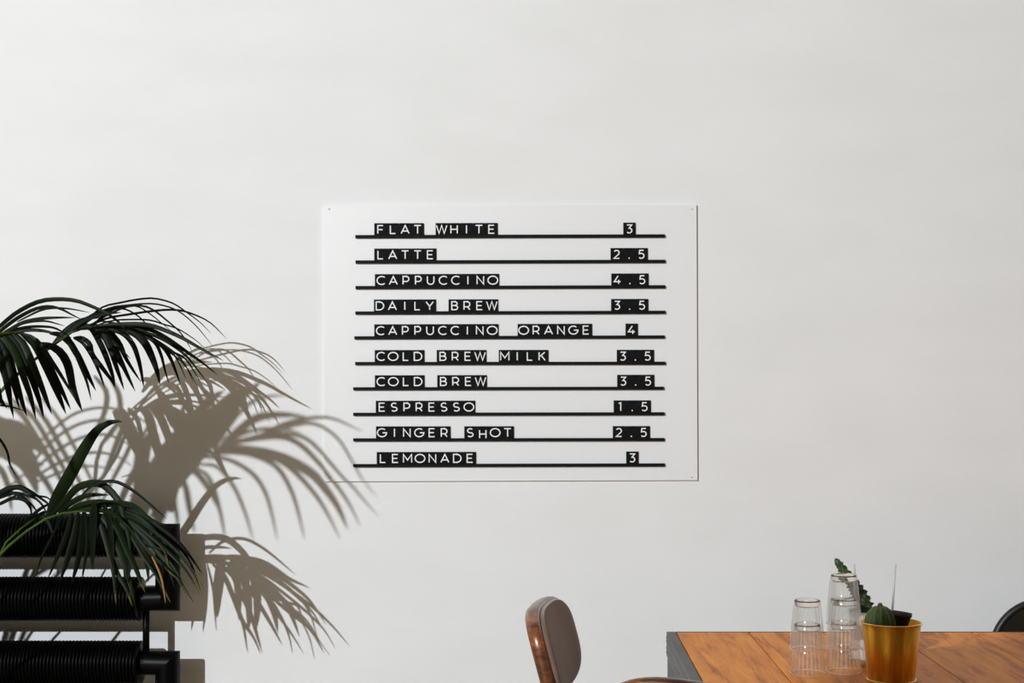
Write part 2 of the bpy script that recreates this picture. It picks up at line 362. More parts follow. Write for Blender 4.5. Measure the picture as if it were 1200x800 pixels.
for r, row in enumerate(ROWS):
    for word, x0 in row:
        for k, ch in enumerate(word):
            px = x0 + 14.57 * (k + .5); f = (px - RL[r]) / (RR[r] - RL[r])
            yl = YL[r] + (YR[r] - YL[r]) * f
            p = W(px, yl, GR); top = p.z + rt
            c = W(px, yl, GT)
            if tile_me is None:
                bm = bmesh.new(); box_bm(bm, -TW * .487, TW * .487, 0, GT - .0081, 0, TH, .0003); t = bm_obj('letter_tile', bm, M['tile']); tile_me = t.data
            else:
                t = bpy.data.objects.new('letter_tile', tile_me); COL.objects.link(t)
            t.location = (c.x, -GT, top + .00005); t.rotation_euler = (0, -ROT + random.uniform(-.004, .004), 0)
            if word[0].isdigit():
                NUM = {'1': 'one', '2': 'two', '3': 'three', '4': 'four', '5': 'five'}
                w = 'decimal point' if ch == '.' else ('digit ' if len(word) == 1 else ('whole digit ' if k == 0 else 'decimal digit ')) + NUM[ch]
                lab = f'black tile with white {w} in the price on the {ORD[r]} menu row'
            else:
                lab = f'black tile with white letter {ch}, {ORD[k]} of {word}, {ORD[r]} menu row'
            tag(t, lab, 'letter tile', 'letter tiles on the menu board')
            if ch not in glyphs: glyphs[ch] = glyph_mesh(ch, 10.7 / scale(GT), .0004)
            g = bpy.data.objects.new('letter', glyphs[ch]); COL.objects.link(g); g.parent = t
            dz = 1.1
            if (word, ch) == ('SHOT', 'H'): dz = -.6
            g.location = (.2 / scale(GT) if ch in 'LEFPB' else 0, -.00005, dz / scale(GT))

# ------------------------------------------------------------------ radiator
GRAD = .10
rad = tag(empty('radiator', (W(-40, 900, GRAD).x, -GRAD, 0)), 'black finned tube radiator behind the palm on the left wall', 'radiator')
def RP(px, py): return W(px, py, GRAD) - Vector(rad.location)
fr = 26.5 / scale(GRAD + .05); pr = 14.3 / scale(GRAD + .03); pitch = 4.15 / scale(GRAD)
TY = [627.5, 701.5, 776.5, 851]
xend = RP(166, 0).x; xl = -1.0
xr = RP(196.5, 0).x
for i, ty in enumerate(TY):
    z = RP(0, ty).z
    tube('pipe', [(xl - .1, 0, z), (xend + .012, 0, z)], pr, M['radiator'], rad, 24)
    n = int((xend - xl) / pitch); n = n
    prof = []
    for k in range(n):
        x = xend - (k + .5) * pitch
        prof += [(x + pitch * .42, fr * .86), (x + pitch * .24, fr * .985), (x, fr), (x - pitch * .24, fr * .985), (x - pitch * .42, fr * .86)]
    prof = [(xend, pr * .9)] + prof + [(xl - .02, pr * .9)]
    V = []; Fc = []; nn = 36
    for x, r in prof:
        for k in range(nn):
            a = 2 * math.pi * k / nn; V.append((x, r * math.cos(a), z + r * math.sin(a)))
    for a in range(len(prof) - 1):
        for k in range(nn): Fc.append((a * nn + k, a * nn + (k + 1) % nn, (a + 1) * nn + (k + 1) % nn, (a + 1) * nn + k))
    o = mesh_obj('fins', V, Fc, M['radiator'], rad, True); o['kind'] = 'stuff'
def miter_bend(z0, z1):                     # square mitred return bend, right end
    V = []; Fc = []; n = 28
    secs = []
    for (x, z, m) in ((xend, z0, 'x'), (xr, z0, 'c0'), (xr, z1, 'c1'), (xend, z1, 'x1')):
        ring = []
        for k in range(n):
            a = 2 * math.pi * k / n; u, w = pr * math.cos(a), pr * math.sin(a)      # u: depth, w: outward
            if m == 'x': ring.append((x, u, z + w))
            elif m == 'c0': ring.append((x + w, u, z + w))
            elif m == 'c1': ring.append((x + w, u, z - w))
            else: ring.append((x, u, z - w))
        secs.append(ring)
    for rg in secs: V += rg
    for i in range(3):
        for k in range(n): Fc.append((i * n + k, i * n + (k + 1) % n, (i + 1) * n + (k + 1) % n, (i + 1) * n + k))
    o = mesh_obj('return_bend', V, Fc, M['radiator'], rad, True)
    for p in o.data.polygons: p.use_smooth = True
    for e in o.data.edges:
        a, b = e.vertices
        if (a // n == b // n) and (a // n in (1, 2)): e.use_edge_sharp = True
miter_bend(RP(0, TY[0]).z, RP(0, TY[1]).z); miter_bend(RP(0, TY[2]).z, RP(0, TY[3]).z)
tube('spacer', [RP(171.2, TY[1] + 8) , RP(171.2, TY[2] - 8)], 4.0 / scale(GRAD), M['radiator'], rad, 14)
for px in (-60, -240):
    zt = RP(0, TY[0]).z; b = RP(px, 0).x
    box('bracket', b - .012, b + .012, .04, GRAD - .0005, RP(0, TY[3]).z, zt, M['radiator'], rad)

# ------------------------------------------------------------------ palm
POT = Vector((-1.72, -.86, 0))
palm = tag(empty('potted_palm', POT), 'large dark green feather palm beside the black radiator', 'palm')
lathe('pot', [(0, 0), (.15, 0), (.16, .02), (.2, .40), (.205, .42), (.19, .42), (.185, .38), (.0, .38)], M['terracotta'], palm, 48)
lathe('soil', [(.186, .385), (.1, .392), (0, .395)], M['soil'], palm, 32)
def prof_w(s):
    return (s + .02) ** .42 * max(1 - s, 0) ** .72 / .62
def leaflet(parent, P, wid, m, view, roll=0, n=None, fold=.22):
    n = n or (13 if len(P) < 6 else 22)
    C = catmull(P, n); V = []; uv = []; Fc = []
    for i, p in enumerate(C):
        s = i / (n - 1)
        t = (C[min(i + 1, n - 1)] - C[max(i - 1, 0)]).normalized()
        v = (view - p).normalized(); side = t.cross(v)
        if side.length < .05: side = Vector((0, 0, 1)).cross(t)
        side.normalize(); nrm = side.cross(t).normalized()
        a = roll * (1 - .4 * s); sd = side * math.cos(a) + nrm * math.sin(a); nn = nrm * math.cos(a) - side * math.sin(a)
        w = wid * min(prof_w(s), 1.0) * .5 + .0003
        V += [p + sd * w - nn * w * fold, p + nn * w * fold, p - sd * w - nn * w * fold]
        uv += [(0, s), (.5, s), (1, s)]
    for i in range(n - 1):
        a = 3 * i; Fc += [(a, a + 1, a + 4, a + 3), (a + 1, a + 2, a + 5, a + 4)]
    inv = parent.matrix_world if False else None
    V = [v - POT for v in V]
    return mesh_obj('leaflet', V, Fc, m, parent, True, uv)
def frond(rach, r0, r1, from_pot=True, n=26):
    pts = [Vector(p) for p in rach]
    if from_pot:
        base = POT + Vector((random.uniform(-.07, .07), random.uniform(-.07, .07), .39))
        d = pts[0] - base
        pts = [base, base + Vector((d.x * .18, d.y * .18, d.z * .45)), base + Vector((d.x * .55, d.y * .55, d.z * .86))] + pts
    C = catmull(pts, n); R = [r0 + (r1 - r0) * i / (n - 1) for i in range(n)]
    V, Fc = tube_geo(C, R, 10)
    return mesh_obj('frond', [v - POT for v in V], Fc, M['stem'], palm, True)
CAMP = Vector((0, -D, H))
def vis(fr, rows, g0, spread, mats, rollmax=.5):
    for i, row in enumerate(rows):
        P, w = row[0], row[1]
        m = M[row[2]] if len(row) > 2 else M[mats[i % len(mats)]]
        drift = random.uniform(-spread, spread); n = len(P)
        pts = [W(x, y, g0(x) + drift * (k / (n - 1)) ** 1.3) for k, (x, y) in enumerate(P)]
        leaflet(fr, pts, (w * 1.25 if w < 3 else w) / scale(g0(P[0][0])), m, CAMP, random.uniform(-rollmax, rollmax))
def shd(fr, rows, g0, spread, mname):
    for P, w in rows:
        drift = random.uniform(-spread, spread); n = len(P)
        pts = [S(x, y, g0 + drift * (k / (n - 1))) for k, (x, y) in enumerate(P)]
        leaflet(fr, pts, w / (F / D) * (1 - g0 / -LAMP.y), M[mname], LAMP, random.uniform(-.25, .25))

# upper frond, tip near the wall
gF1 = lambda x: .34 - .04 * min(max(x / 260, 0), 1)
f1 = frond([W(-30, 486, .45), W(0, 457, .42), W(30, 430, .38), W(60, 406, .35), W(80, 391, .33), W(100, 381, .32), W(118, 376, .31), W(136, 377, .31), W(150, 381, .31)], .010, .002)
vis(f1, [
 ([(95,383),(118,361),(142,354.5),(160,351),(180,349.5),(202,355),(216,364),(235,378),(247,390.5)], 2.3),
 ([(98,381),(125,362),(150,357.5),(175,355.7),(192,358),(210,365),(230,382),(249,405)], 2.0),
 ([(100,384),(125,373),(150,368.5),(182,364),(205,363),(222,366.5),(245,377),(265,396)], 2.7),
 ([(105,381),(130,367),(150,359),(168,358.5),(181,364),(195,375),(210,388),(220,402),(225,412)], 2.3),
 ([(105,383),(135,362),(158,358.5),(174,366.5),(190,379),(200,387)], 1.8),
 ([(110,379),(128,364),(145,362),(160,369),(170,378),(177,386),(181,392)], 2.0),
 ([(108,383),(130,376),(150,374.5),(175,375),(192,380),(210,386),(230,399),(240,408)], 2.0),
 ([(112,382),(135,380),(160,379.5),(175,381),(190,385.5),(212,395),(235,408),(262,422.5)], 6.5),
 ([(115,384),(150,381),(175,386),(195,396),(220,413),(240,427),(254.5,439)], 6.5),
 ([(118,385),(150,383),(175,391),(195,400),(216,415),(230,431),(243,449)], 4.5),
 ([(120,386),(150,384),(172,394),(195,409),(216,419),(228,436),(235,448)], 3.5),
 ([(122,386),(150,385),(170,394),(190,405),(200,410),(210,426),(218,444)], 2.8),
 ([(122,386),(160,388),(195,406),(215,424),(227,449)], 2.4),
 ([(124,386),(160,390),(192,408),(216,427),(231,452)], 2.2),
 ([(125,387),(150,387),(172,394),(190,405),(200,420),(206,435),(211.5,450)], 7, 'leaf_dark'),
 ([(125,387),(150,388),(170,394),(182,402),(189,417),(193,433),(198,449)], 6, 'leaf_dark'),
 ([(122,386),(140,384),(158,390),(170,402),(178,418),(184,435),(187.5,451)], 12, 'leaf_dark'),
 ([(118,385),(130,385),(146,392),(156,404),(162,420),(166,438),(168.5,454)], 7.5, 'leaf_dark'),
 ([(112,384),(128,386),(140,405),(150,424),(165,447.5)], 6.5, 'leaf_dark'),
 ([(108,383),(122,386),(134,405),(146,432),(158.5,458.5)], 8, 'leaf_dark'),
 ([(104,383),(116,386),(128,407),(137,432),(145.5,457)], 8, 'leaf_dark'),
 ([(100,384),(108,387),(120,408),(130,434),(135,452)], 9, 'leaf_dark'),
 ([(86,396),(96,396),(105,403),(108,415),(120,431),(131,446),(135,455)], 7.5),
 ([(86,396),(97,402),(108,418),(117,438),(123,455)], 5, 'leaf_dark'),
 ([(58,390),(76,394),(90,414),(100,433),(112.5,458)], 10),
 ([(70,394),(85,408),(96,432),(102,448),(107,469)], 5),
 ([(100,379),(118,388),(133,401),(153,420)], 5, 'leaf_tip'),
 ([(112,381),(132,387),(146,393),(157,400)], 4.5, 'leaf_tip'),
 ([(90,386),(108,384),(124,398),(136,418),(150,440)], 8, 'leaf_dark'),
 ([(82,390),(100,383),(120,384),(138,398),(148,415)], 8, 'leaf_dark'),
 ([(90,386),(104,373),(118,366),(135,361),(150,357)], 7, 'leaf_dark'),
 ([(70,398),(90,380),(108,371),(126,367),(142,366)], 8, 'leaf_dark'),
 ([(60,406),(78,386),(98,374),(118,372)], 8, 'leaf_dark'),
], gF1, .07, ['leaf_dark', 'leaf'])
# second upper frond, ending at the picture's left edge
gF2 = lambda x: .50
f2 = frond([W(-170, 470, .72), W(-110, 425, .62), W(-60, 402, .56), W(-20, 393, .52), W(18, 389, .5)], .010, .003)
vis(f2, [
 ([(-22,400),(0,382),(20,366),(45,353.5),(68,350.5),(90,352.5),(110,360),(125,367),(140,378),(148,388),(156,400)], 6.5, 'leaf'),
 ([(-20,404),(0,388),(20,373),(40,362.5),(56,359),(70,361.5),(85,369),(97,375)], 5.5, 'leaf'),
 ([(20,377),(45,364.5),(60,361),(80,361.5),(105,366)], 2.4),
 ([(-14,400),(5,390),(25,378.5),(45,373.5),(65,372),(88,372)], 5.5, 'leaf'),
 ([(-5,396),(10,386),(30,378),(52,376),(66,379),(76,382)], 3.5),
 ([(-5,395),(12,388),(30,383.5),(48,382.5),(63,384),(75,390),(84,396)], 4.2),
 ([(0,394),(20,388),(40,386.5),(58,389),(75,396)], 5.5),
 ([(-14,394),(-3,398),(3,425),(10,460),(16,490)], 9.5),
 ([(-5,393),(6,402),(15,435),(24,465),(31.5,488)], 11),
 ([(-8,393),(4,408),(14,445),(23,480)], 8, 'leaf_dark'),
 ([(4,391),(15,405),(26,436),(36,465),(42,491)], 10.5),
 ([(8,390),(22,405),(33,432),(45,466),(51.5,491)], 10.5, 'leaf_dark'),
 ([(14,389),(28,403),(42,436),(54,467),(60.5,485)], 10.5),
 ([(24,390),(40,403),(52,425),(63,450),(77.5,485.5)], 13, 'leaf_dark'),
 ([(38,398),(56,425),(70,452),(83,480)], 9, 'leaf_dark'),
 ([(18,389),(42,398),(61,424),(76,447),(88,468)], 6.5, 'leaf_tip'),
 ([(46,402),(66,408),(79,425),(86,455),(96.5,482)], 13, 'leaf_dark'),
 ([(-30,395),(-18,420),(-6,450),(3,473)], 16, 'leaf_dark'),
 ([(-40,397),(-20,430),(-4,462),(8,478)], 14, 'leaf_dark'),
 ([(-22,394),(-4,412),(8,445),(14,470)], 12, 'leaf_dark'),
 ([(-30,482),(-8,475),(10,476),(22,479),(30,482)], 2, 'leaf_dark'),
 ([(-20,505),(-6,509),(3,519),(9,531),(12,545),(22,562)], 3.4, 'leaf_dark'),
], gF2, .05, ['leaf', 'leaf_dark'], .4)
# lower frond in front of the radiator
gF3 = lambda x: .42 + .11 * min(max((x - 60) / 180, 0), 1)
f3 = frond([W(-40, 690, .50), W(0, 648.5, .45), W(12, 638, .44), W(30, 623, .43), W(50, 609.5, .42), W(62, 604.5, .42), W(76, 600.5, .43), W(92, 599, .44), W(110, 598.5, .45), W(126, 601, .46), W(140, 607, .47)], .0062, .0018)
vis(f3, [
 ([(57,607),(66,585),(82,557),(97,529),(112,506),(124,497),(135,493.5),(144,494)], 19, 'leaf'),
 ([(55,607),(58,596),(62,584)], 4, 'leaf'),
 ([(60,605),(78,585),(90,572),(103,567),(113,566),(122,569),(132,578),(140,589),(144,602),(148,618),(151,632),(153,650)], 11),
 ([(68,603),(85,588),(100,581),(115,579.5),(128,580)], 8, 'leaf'),
 ([(75,601),(95,591),(115,587),(133,587)], 7, 'leaf'),
 ([(80,600),(105,594),(125,592),(135,594),(142,601)], 7, 'leaf'),
 ([(90,599),(115,597),(130,601),(140,607),(149,622)], 6, 'leaf'),
 ([(100,598),(122,590),(144,590),(156,593),(166,600),(176,608),(194,616)], 9, 'leaf'),
 ([(110,599),(135,598),(160,604),(180,620),(196,640)], 6, 'leaf'),
 ([(120,599),(145,595),(170,606),(192,621),(212,638),(226,656),(237.5,673)], 6.5),
 ([(125,600),(150,602),(175,617),(200,638),(216,655),(229,676)], 5),
 ([(128,602),(155,607),(180,623),(205,644),(224,666),(239.5,689)], 5, 'leaf_tip'),
 ([(130,603),(155,611),(180,631),(205,654),(222,674),(234,697)], 5, 'leaf_tip'),
 ([(132,605),(150,612),(174,634),(197,662),(210,681),(219.5,703)], 7.5, 'leaf_tip'),
 ([(132,605),(155,618),(178,640),(202,662),(216,688),(227,706)], 3.5),
 ([(132,605),(150,616),(168,640),(188,660),(206,677)], 6, 'leaf_tip'),
 ([(130,604),(147,615),(164,632),(182,642),(192,645),(198,665)], 6, 'leaf_tip'),
 ([(138,606),(155,625),(170,645),(182,667),(190,688),(195,710)], 6),
 ([(135,606),(152,625),(168,652),(184,676),(200,706)], 5, 'leaf_tip'),
 ([(120,602),(136,615),(148,640),(159,665),(170,694)], 10, 'leaf_tip'),
 ([(112,600),(126,612),(136,635),(146,660),(158.5,709)], 10),
 ([(105,600),(116,612),(126,638),(136,668),(148,690),(155,710)], 8, 'leaf_tip'),
 ([(110,600),(118,615),(126,642),(133,672),(136,708)], 7, 'leaf_tip'),
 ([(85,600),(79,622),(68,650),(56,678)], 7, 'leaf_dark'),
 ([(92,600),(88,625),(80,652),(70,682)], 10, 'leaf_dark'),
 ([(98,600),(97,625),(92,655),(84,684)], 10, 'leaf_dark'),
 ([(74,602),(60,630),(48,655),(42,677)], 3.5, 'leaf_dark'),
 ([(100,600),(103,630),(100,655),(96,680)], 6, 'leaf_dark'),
], gF3, .05, ['leaf', 'leaf_dark'], .45)
shd(f3, [
 ([(261,650),(258,668),(255,695),(254.5,724)], 15), ([(271,653),(277,675),(279.5,703),(280,727)], 11), ([(283,658),(288,685),(291.5,712),(291,740)], 12),
 ([(292,664),(300.5,690),(301.5,715),(299,741)], 12), ([(303,676),(315,702),(322,722),(325.5,741)], 10), ([(310,680),(331,702),(343,724),(351,746)], 7),
 ([(296,662),(335,686),(360,712),(372,746)], 4), ([(245,648),(262,634),(285,631),(305,640),(325,655),(346,673)], 4.5)], .47, .02, 'leaf_dark')
e = leaflet(f3, [W(178, 652, .545), W(184, 664, .55), (W(190, 681, .555)), W(194, 706, .56)], 2.4 / scale(.54), M['leaf_dry'], CAMP, 0); e['label'] = 'dry orange edge of a leaflet'
# small frond at the left edge
gF4 = lambda x: .30
f4 = frond([W(-120, 640, .5), W(-60, 600, .38), W(-25, 586, .32), W(-5, 580, .30)], .006, .0018)
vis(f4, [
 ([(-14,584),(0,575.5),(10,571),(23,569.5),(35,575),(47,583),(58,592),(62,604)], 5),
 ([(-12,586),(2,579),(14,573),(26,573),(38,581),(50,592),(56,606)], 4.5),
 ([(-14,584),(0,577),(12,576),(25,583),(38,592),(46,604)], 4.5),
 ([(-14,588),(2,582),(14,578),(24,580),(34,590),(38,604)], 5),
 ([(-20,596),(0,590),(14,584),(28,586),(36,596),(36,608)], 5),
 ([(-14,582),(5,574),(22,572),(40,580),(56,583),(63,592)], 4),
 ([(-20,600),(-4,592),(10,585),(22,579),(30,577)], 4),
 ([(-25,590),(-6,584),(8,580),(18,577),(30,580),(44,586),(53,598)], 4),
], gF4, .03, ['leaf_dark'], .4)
tube_pts = [W(-20, 662, .36), W(2, 640, .34), W(18, 625, .32), (W(32, 613, .31)), W(44, 605, .30)]
f5 = frond(tube_pts, .005, .002)
vis(f5, [([(30,614),(42,600),(54,592),(62,590)], 5), ([(36,610),(46,606),(56,612),(62,626)], 6), ([(40,607),(52,600),(60,600)], 5)], lambda x: .30, .02, ['leaf_dark'])

# fronds on the window side of the palm, left of the picture
fx = frond([S(150, 640, 1.25), S(180, 598, 1.3), S(205, 568, 1.3), S(228, 545, 1.3), S(248, 529, 1.3), S(266, 519, 1.3)], .009, .002)
shd(fx, [
 ([(252,524),(268,500),(281,483),(297,470),(317,464),(338,463)], 6),
 ([(260,520),(285,500),(300,490),(318,486),(340,486),(362,489)], 12),
 ([(264,518),(300,512),(332,497),(358,491),(377,489),(397,493),(415,501),(428,507)], 6),
 ([(268,519),(310,508),(345,498),(367,496),(385,504),(400,517),(414,540),(430,568),(443,583)], 5),
 ([(268,520),(320,508),(355,512),(377,530),(400,556),(415,572),(430,590),(444,605)], 6),
 ([(255,524),(285,527),(315,532),(342,541),(366,555),(381,572),(396,594),(408,621)], 16),
 ([(258,522),(300,514),(330,512),(352,521),(376,545),(394,568),(409,590),(423,618)], 8),
 ([(250,528),(290,528),(325,538),(347,554),(370,580),(385,604),(399,632)], 8),
 ([(246,532),(275,530),(302,535),(325,548),(340,572),(349,598),(357,633)], 7.5),
 ([(240,536),(262,537),(280,544),(298,557),(311,577),(319,604),(325,634)], 6.5),
 ([(232,544),(253,546),(268,561),(280,582),(290,609),(297,634)], 6),
 ([(226,548),(240,554),(250,570),(258,599),(262,620),(265,636)], 6),
 ([(222,551),(232,556),(243,570),(252,586),(258,600)], 9),
 ([(212,558),(218,572),(222,595),(228,625)], 9),
 ([(200,570),(196,585),(190,605),(184,625)], 11),
 ([(205,566),(205,590),(208,612),(206,630)], 6),
 ([(262,520),(288,507),(312,502),(336,503),(356,508)], 5),
], 1.3, .06, 'leaf_dark')
fy = frond([S(120, 640, 1.0), S(160, 600, 1.05), S(190, 570, 1.05), S(225, 525, 1.05), S(260, 487, 1.05), S(290, 460, 1.05)], .009, .002)
shd(fy, [
 ([(185,590),(215,545),(250,500),(286,463),(309,445)], 20),
 ([(178,582),(213,525),(245,490),(275,461),(297,451)], 20),
 ([(172,582),(203,527),(228,490),(250,466),(264,457)], 22),
 ([(190,590),(225,543),(255,508),(278,476),(290,462)], 16),
 ([(170,572),(195,540),(209,510),(214,482),(218,468)], 16),
 ([(162,580),(183,548),(198,520),(203,505)], 24),
 ([(190,582),(202,550),(224,510),(233,482),(242,463)], 14),
 ([(160,590),(166,550),(172,522),(184,497)], 18),
 ([(165,595),(185,575),(210,545),(240,520),(252,512)], 20),
 ([(150,600),(160,570),(160,540),(166,515),(178,490)], 9),
 ([(150,600),(180,585),(205,570),(225,548)], 16), ([(184,612),(188,580),(203,545)], 20), ([(168,606),(178,565),(190,530)], 16), ([(200,600),(205,570),(222,540)], 14),
], 1.05, .05, 'leaf_dark')
fz = frond([S(-90, 560, 1.1), S(-40, 540, 1.1), S(0, 530, 1.1), S(30, 535, 1.1), S(50, 545, 1.1)], .009, .003)
shd(fz, [
 ([(-30,535),(0,505),(20,502),(40,520),(56,535)], 26), ([(-20,540),(10,520),(30,530),(48,555)], 26), ([(0,530),(25,540),(38,560),(44,580)], 20),
 ([(-30,545),(-5,545),(8,565),(14,600)], 10), ([(-10,470),(20,480),(40,508),(62,545),(80,580),(96,610)], 9), ([(10,465),(38,488),(58,520),(78,555),(100,600)], 8),
 ([(30,465),(52,490),(72,525),(92,562),(112,604)], 8), ([(48,465),(70,492),(88,525),(104,556),(122,596)], 6), ([(-40,500),(-15,492),(5,495),(22,500)], 18),
 ([(10,545),(26,570),(40,600)], 10), ([(30,540),(52,562),(72,598)], 9),
], 1.1, .04, 'leaf_dark')
fw = frond([S(-60, 640, .95), S(-20, 600, .95), S(20, 562, .95), S(45, 545, .95)], .008, .002)
shd(fw, [
 ([(28,556),(50,528),(72,508),(95,496),(118,492),(142,497),(165,510),(182,528)], 4.5), ([(30,560),(54,538),(80,520),(105,510),(128,510),(150,520),(170,538)], 4.5),
 ([(36,562),(62,546),(88,534),(112,530),(136,534),(158,548)], 4.5), ([(40,566),(64,556),(90,548),(112,546),(136,552)], 4),
 ([(36,528),(60,505),(85,486),(112,478),(140,480),(170,494),(190,514)], 4),
 ([(182,500),(170,530),(150,565),(134,600)], 9), ([(160,500),(150,528),(132,562),(116,596)], 6), ([(192,520),(182,548),(166,580),(150,612)], 8), ([(150,490),(138,520),(122,555),(106,590)], 5),
 ([(174,508),(162,543),(147,578),(136,606)], 8), ([(188,533),(178,565),(166,602)], 10), ([(142,500),(130,535),(114,575)], 6), ([(196,545),(188,575),(180,606)], 9),
 ([(110,440),(125,460),(120,490),(100,520)], 8), ([(128,440),(140,465),(138,495),(122,520)], 8),
], .95, .03, 'leaf_dark')

# ------------------------------------------------------------------ table
TZ = .75; TX0, TX1, TYF, TYN = .27, 1.96, -.352, -1.15
table = tag(empty('table', ((TX0 + TX1) / 2, (TYF + TYN) / 2, 0)), 'brown plank table with black steel frame by the white wall', 'table')
tx, ty = table.location.x, table.location.y
edges = [.2905, .452, .616, .768, .945, 1.11, 1.275, 1.44, 1.605, 1.77, 1.9395]
for a, b in zip(edges[:-1], edges[1:]):
    box('plank', a + .0012 - tx, b - .0012 - tx, TYN + .02 - ty, TYF - .004 - ty, TZ - .03, TZ, M['table'], table, .0015)
def rail(name, x0, x1, y0, y1):
    bm = bmesh.new()
    box_bm(bm, x0 - tx, x1 - tx, y0 - ty, y1 - ty, TZ - .053, TZ + .0008, .0015)
    return bm_obj(name, bm, M['steel'], table)
rail('frame_rail', TX0, TX0 + .0195, TYN, TYF); rail('frame_rail', TX1 - .0195, TX1, TYN, TYF)
rail('frame_rail', TX0 + .0195, TX1 - .0195, TYN, TYN + .0195); rail('frame_rail', TX0 + .0195, TX1 - .0195, TYF - .003, TYF)
for dz in (.012, .020, .034, .044):
    box('ridge', TX0 - .0009 - tx, TX0 + .001 - tx, TYN + .001 - ty, TYF - .001 - ty, TZ - dz - .0022, TZ - dz + .0022, M['steel'], table, .0006)
box('underframe', TX0 + .02 - tx, TX1 - .02 - tx, TYN + .03 - ty, TYF - .02 - ty, TZ - .05, TZ - .031, M['black'], table)
for x in (TX0 + .002, TX1 - .062):
    for y0, y1 in ((TYF - .25, TYF - .002), (TYN + .002, TYN + .06)):
        box('leg', x - tx, x + .06 - tx, y0 - ty, y1 - ty, 0, TZ - .0535, M['black'], table, .002)

# ------------------------------------------------------------------ brown upholstered chairs
def super_plate(a, b, e, thick, curve, n=56, rings=6, bev=.008, dome=0):
    """rounded plate in the YZ plane, front towards +X; curve bends its sides forward"""
    V = []; Fc = []
    def pt(k, s):
        q = 2 * math.pi * k / n; c, sn = math.cos(q), math.sin(q)
        return math.copysign(abs(c) ** (2 / e), c) * a * s, math.copysign(abs(sn) ** (2 / e), sn) * b * s
    secs = [(.0, 1, 1), (.45, 1, 1), (.8, 1, 1), ((a - bev) / a, 1, 1), ((a - bev * .35) / a, .72, 1), (1, 0, 1), (1, 0, -1), ((a - bev * .35) / a, .72, -1), ((a - bev) / a, 1, -1), (.45, 1, -1), (0, 1, -1)]
    for s, tk, sg in secs:
        for k in range(n):
            y, z = pt(k, s)
            if sg > 0: x = thick / 2 * (tk if tk else .3) + dome * max(0, 1 - s * s)
            else: x = -thick / 2 * (tk if tk else .3)
            V.append((x + curve * (y / a) ** 2, y, z))
    for i in range(len(secs) - 1):
        for k in range(n): Fc.append((i * n + k, i * n + (k + 1) % n, (i + 1) * n + (k + 1) % n, (i + 1) * n + k))
    return V, Fc
def finish(o):
    bm = bmesh.new(); bm.from_mesh(o.data); bmesh.ops.remove_doubles(bm, verts=bm.verts, dist=1e-5); bmesh.ops.recalc_face_normals(bm, faces=bm.faces); bm.to_mesh(o.data); bm.free()
    for p in o.data.polygons: p.use_smooth = True
BZ = .80
def brown_chair(loc, rz, lab):
    c = tag(empty('upholstered_chair', loc, rz), lab, 'chair', 'brown upholstered chairs at the table')
    lean = Matrix.Rotation(math.radians(-15), 4, 'Y')
    T = Matrix.Translation((-.215, 0, BZ)) @ lean
    V, Fc = super_plate(.168, .089, 3.2, .026, .014, bev=.007); o = mesh_obj('backrest_shell', [T @ Vector(v) for v in V], Fc, M['chairwood'], c); finish(o)
    T2 = Matrix.Translation((-.215, 0, BZ)) @ lean @ Matrix.Translation((.014, 0, 0))
    V, Fc = super_plate(.158, .081, 3.2, .014, .014, bev=.006, dome=.006); o = mesh_obj('back_pad', [T2 @ Vector(v) for v in V], Fc, M['velvet'], c); finish(o)
    T3 = Matrix.Translation((0, 0, .45)) @ Matrix.Rotation(math.radians(-90), 4, 'Y')
    V, Fc = super_plate(.21, .205, 3.4, .022, 0, bev=.008); o = mesh_obj('seat_shell', [T3 @ Vector(v) for v in V], Fc, M['chairwood'], c); finish(o)
    T4 = Matrix.Translation((0, 0, .471)) @ Matrix.Rotation(math.radians(-90), 4, 'Y')
    V, Fc = super_plate(.198, .193, 3.4, .02, 0, bev=.008, dome=.008); o = mesh_obj('seat_pad', [T4 @ Vector(v) for v in V], Fc, M['velvet'], c); finish(o)
    for s in (-1, 1):
        tube('back_post', catmull([(-.16, s * .125, .436), (-.2, s * .12, .475), (-.210, s * .10, .60), (-.208, s * .08, .69), (-.2145, s * .075, .735)], 14), .0085, M['black'], c)
        tube('leg', [(.15, s * .16, .438), (.19, s * .19, 0)], .0105, M['black'], c); tube('leg', [(-.15, s * .16, .438), (-.2, s * .19, 0)], .0105, M['black'], c)
    return c
def place_back(px, py, z, rz):               # root so that the centre of the backrest lands on the pixel at height z
    s = (py - VY) / (H - z); d = F / s
    p = Vector(((px - VX) / s, -(D - d)))
    off = Vector((-.215 * math.cos(rz), -.215 * math.sin(rz)))
    return (p.x - off.x, p.y - off.y, 0)
rz = math.radians(-8.7)
brown_chair(place_back(643, 759, BZ, rz), rz, 'wooden chair with taupe upholstered back, left of the table')
rz2 = math.radians(230)
brown_chair(place_back(822, 878, BZ, rz2), rz2, 'wooden chair at the near corner of the table, only its back edge showing')

# ------------------------------------------------------------------ black chair behind the table
bcx = W(1258, 0, .2).x
bchair = tag(empty('black_chair', (bcx, -.2, 0)), 'black framed chair with dark olive back behind the table', 'chair')
hb, ht, cr_ = .196, .8035, .125
def hoop(inset, zb):
    a = hb - inset; r = cr_ - inset; t = ht - inset
    pts = [(-a, 0, zb)] + [(-a, 0, t - r - .12)]
    pts += [(-a + r - r * math.cos(q), 0, t - r + r * math.sin(q)) for q in [math.pi / 2 * i / 12 for i in range(13)]]
    pts += [(-x, y, z) for x, y, z in reversed(pts)]
    return pts
tube('back_hoop', hoop(.009, 0), .0092, M['black'], bchair, 14)
hp = hoop(.014, .52); V = []; Fc = []; n = len(hp)
for yy in (-.007, .007):
    for x, y, z in hp: V.append((x, yy, z))
Fc = [tuple(range(n)), tuple(range(2 * n - 1, n - 1, -1))] + [(i, (i + 1) % n, (i + 1) % n + n, i + n) for i in range(n)]
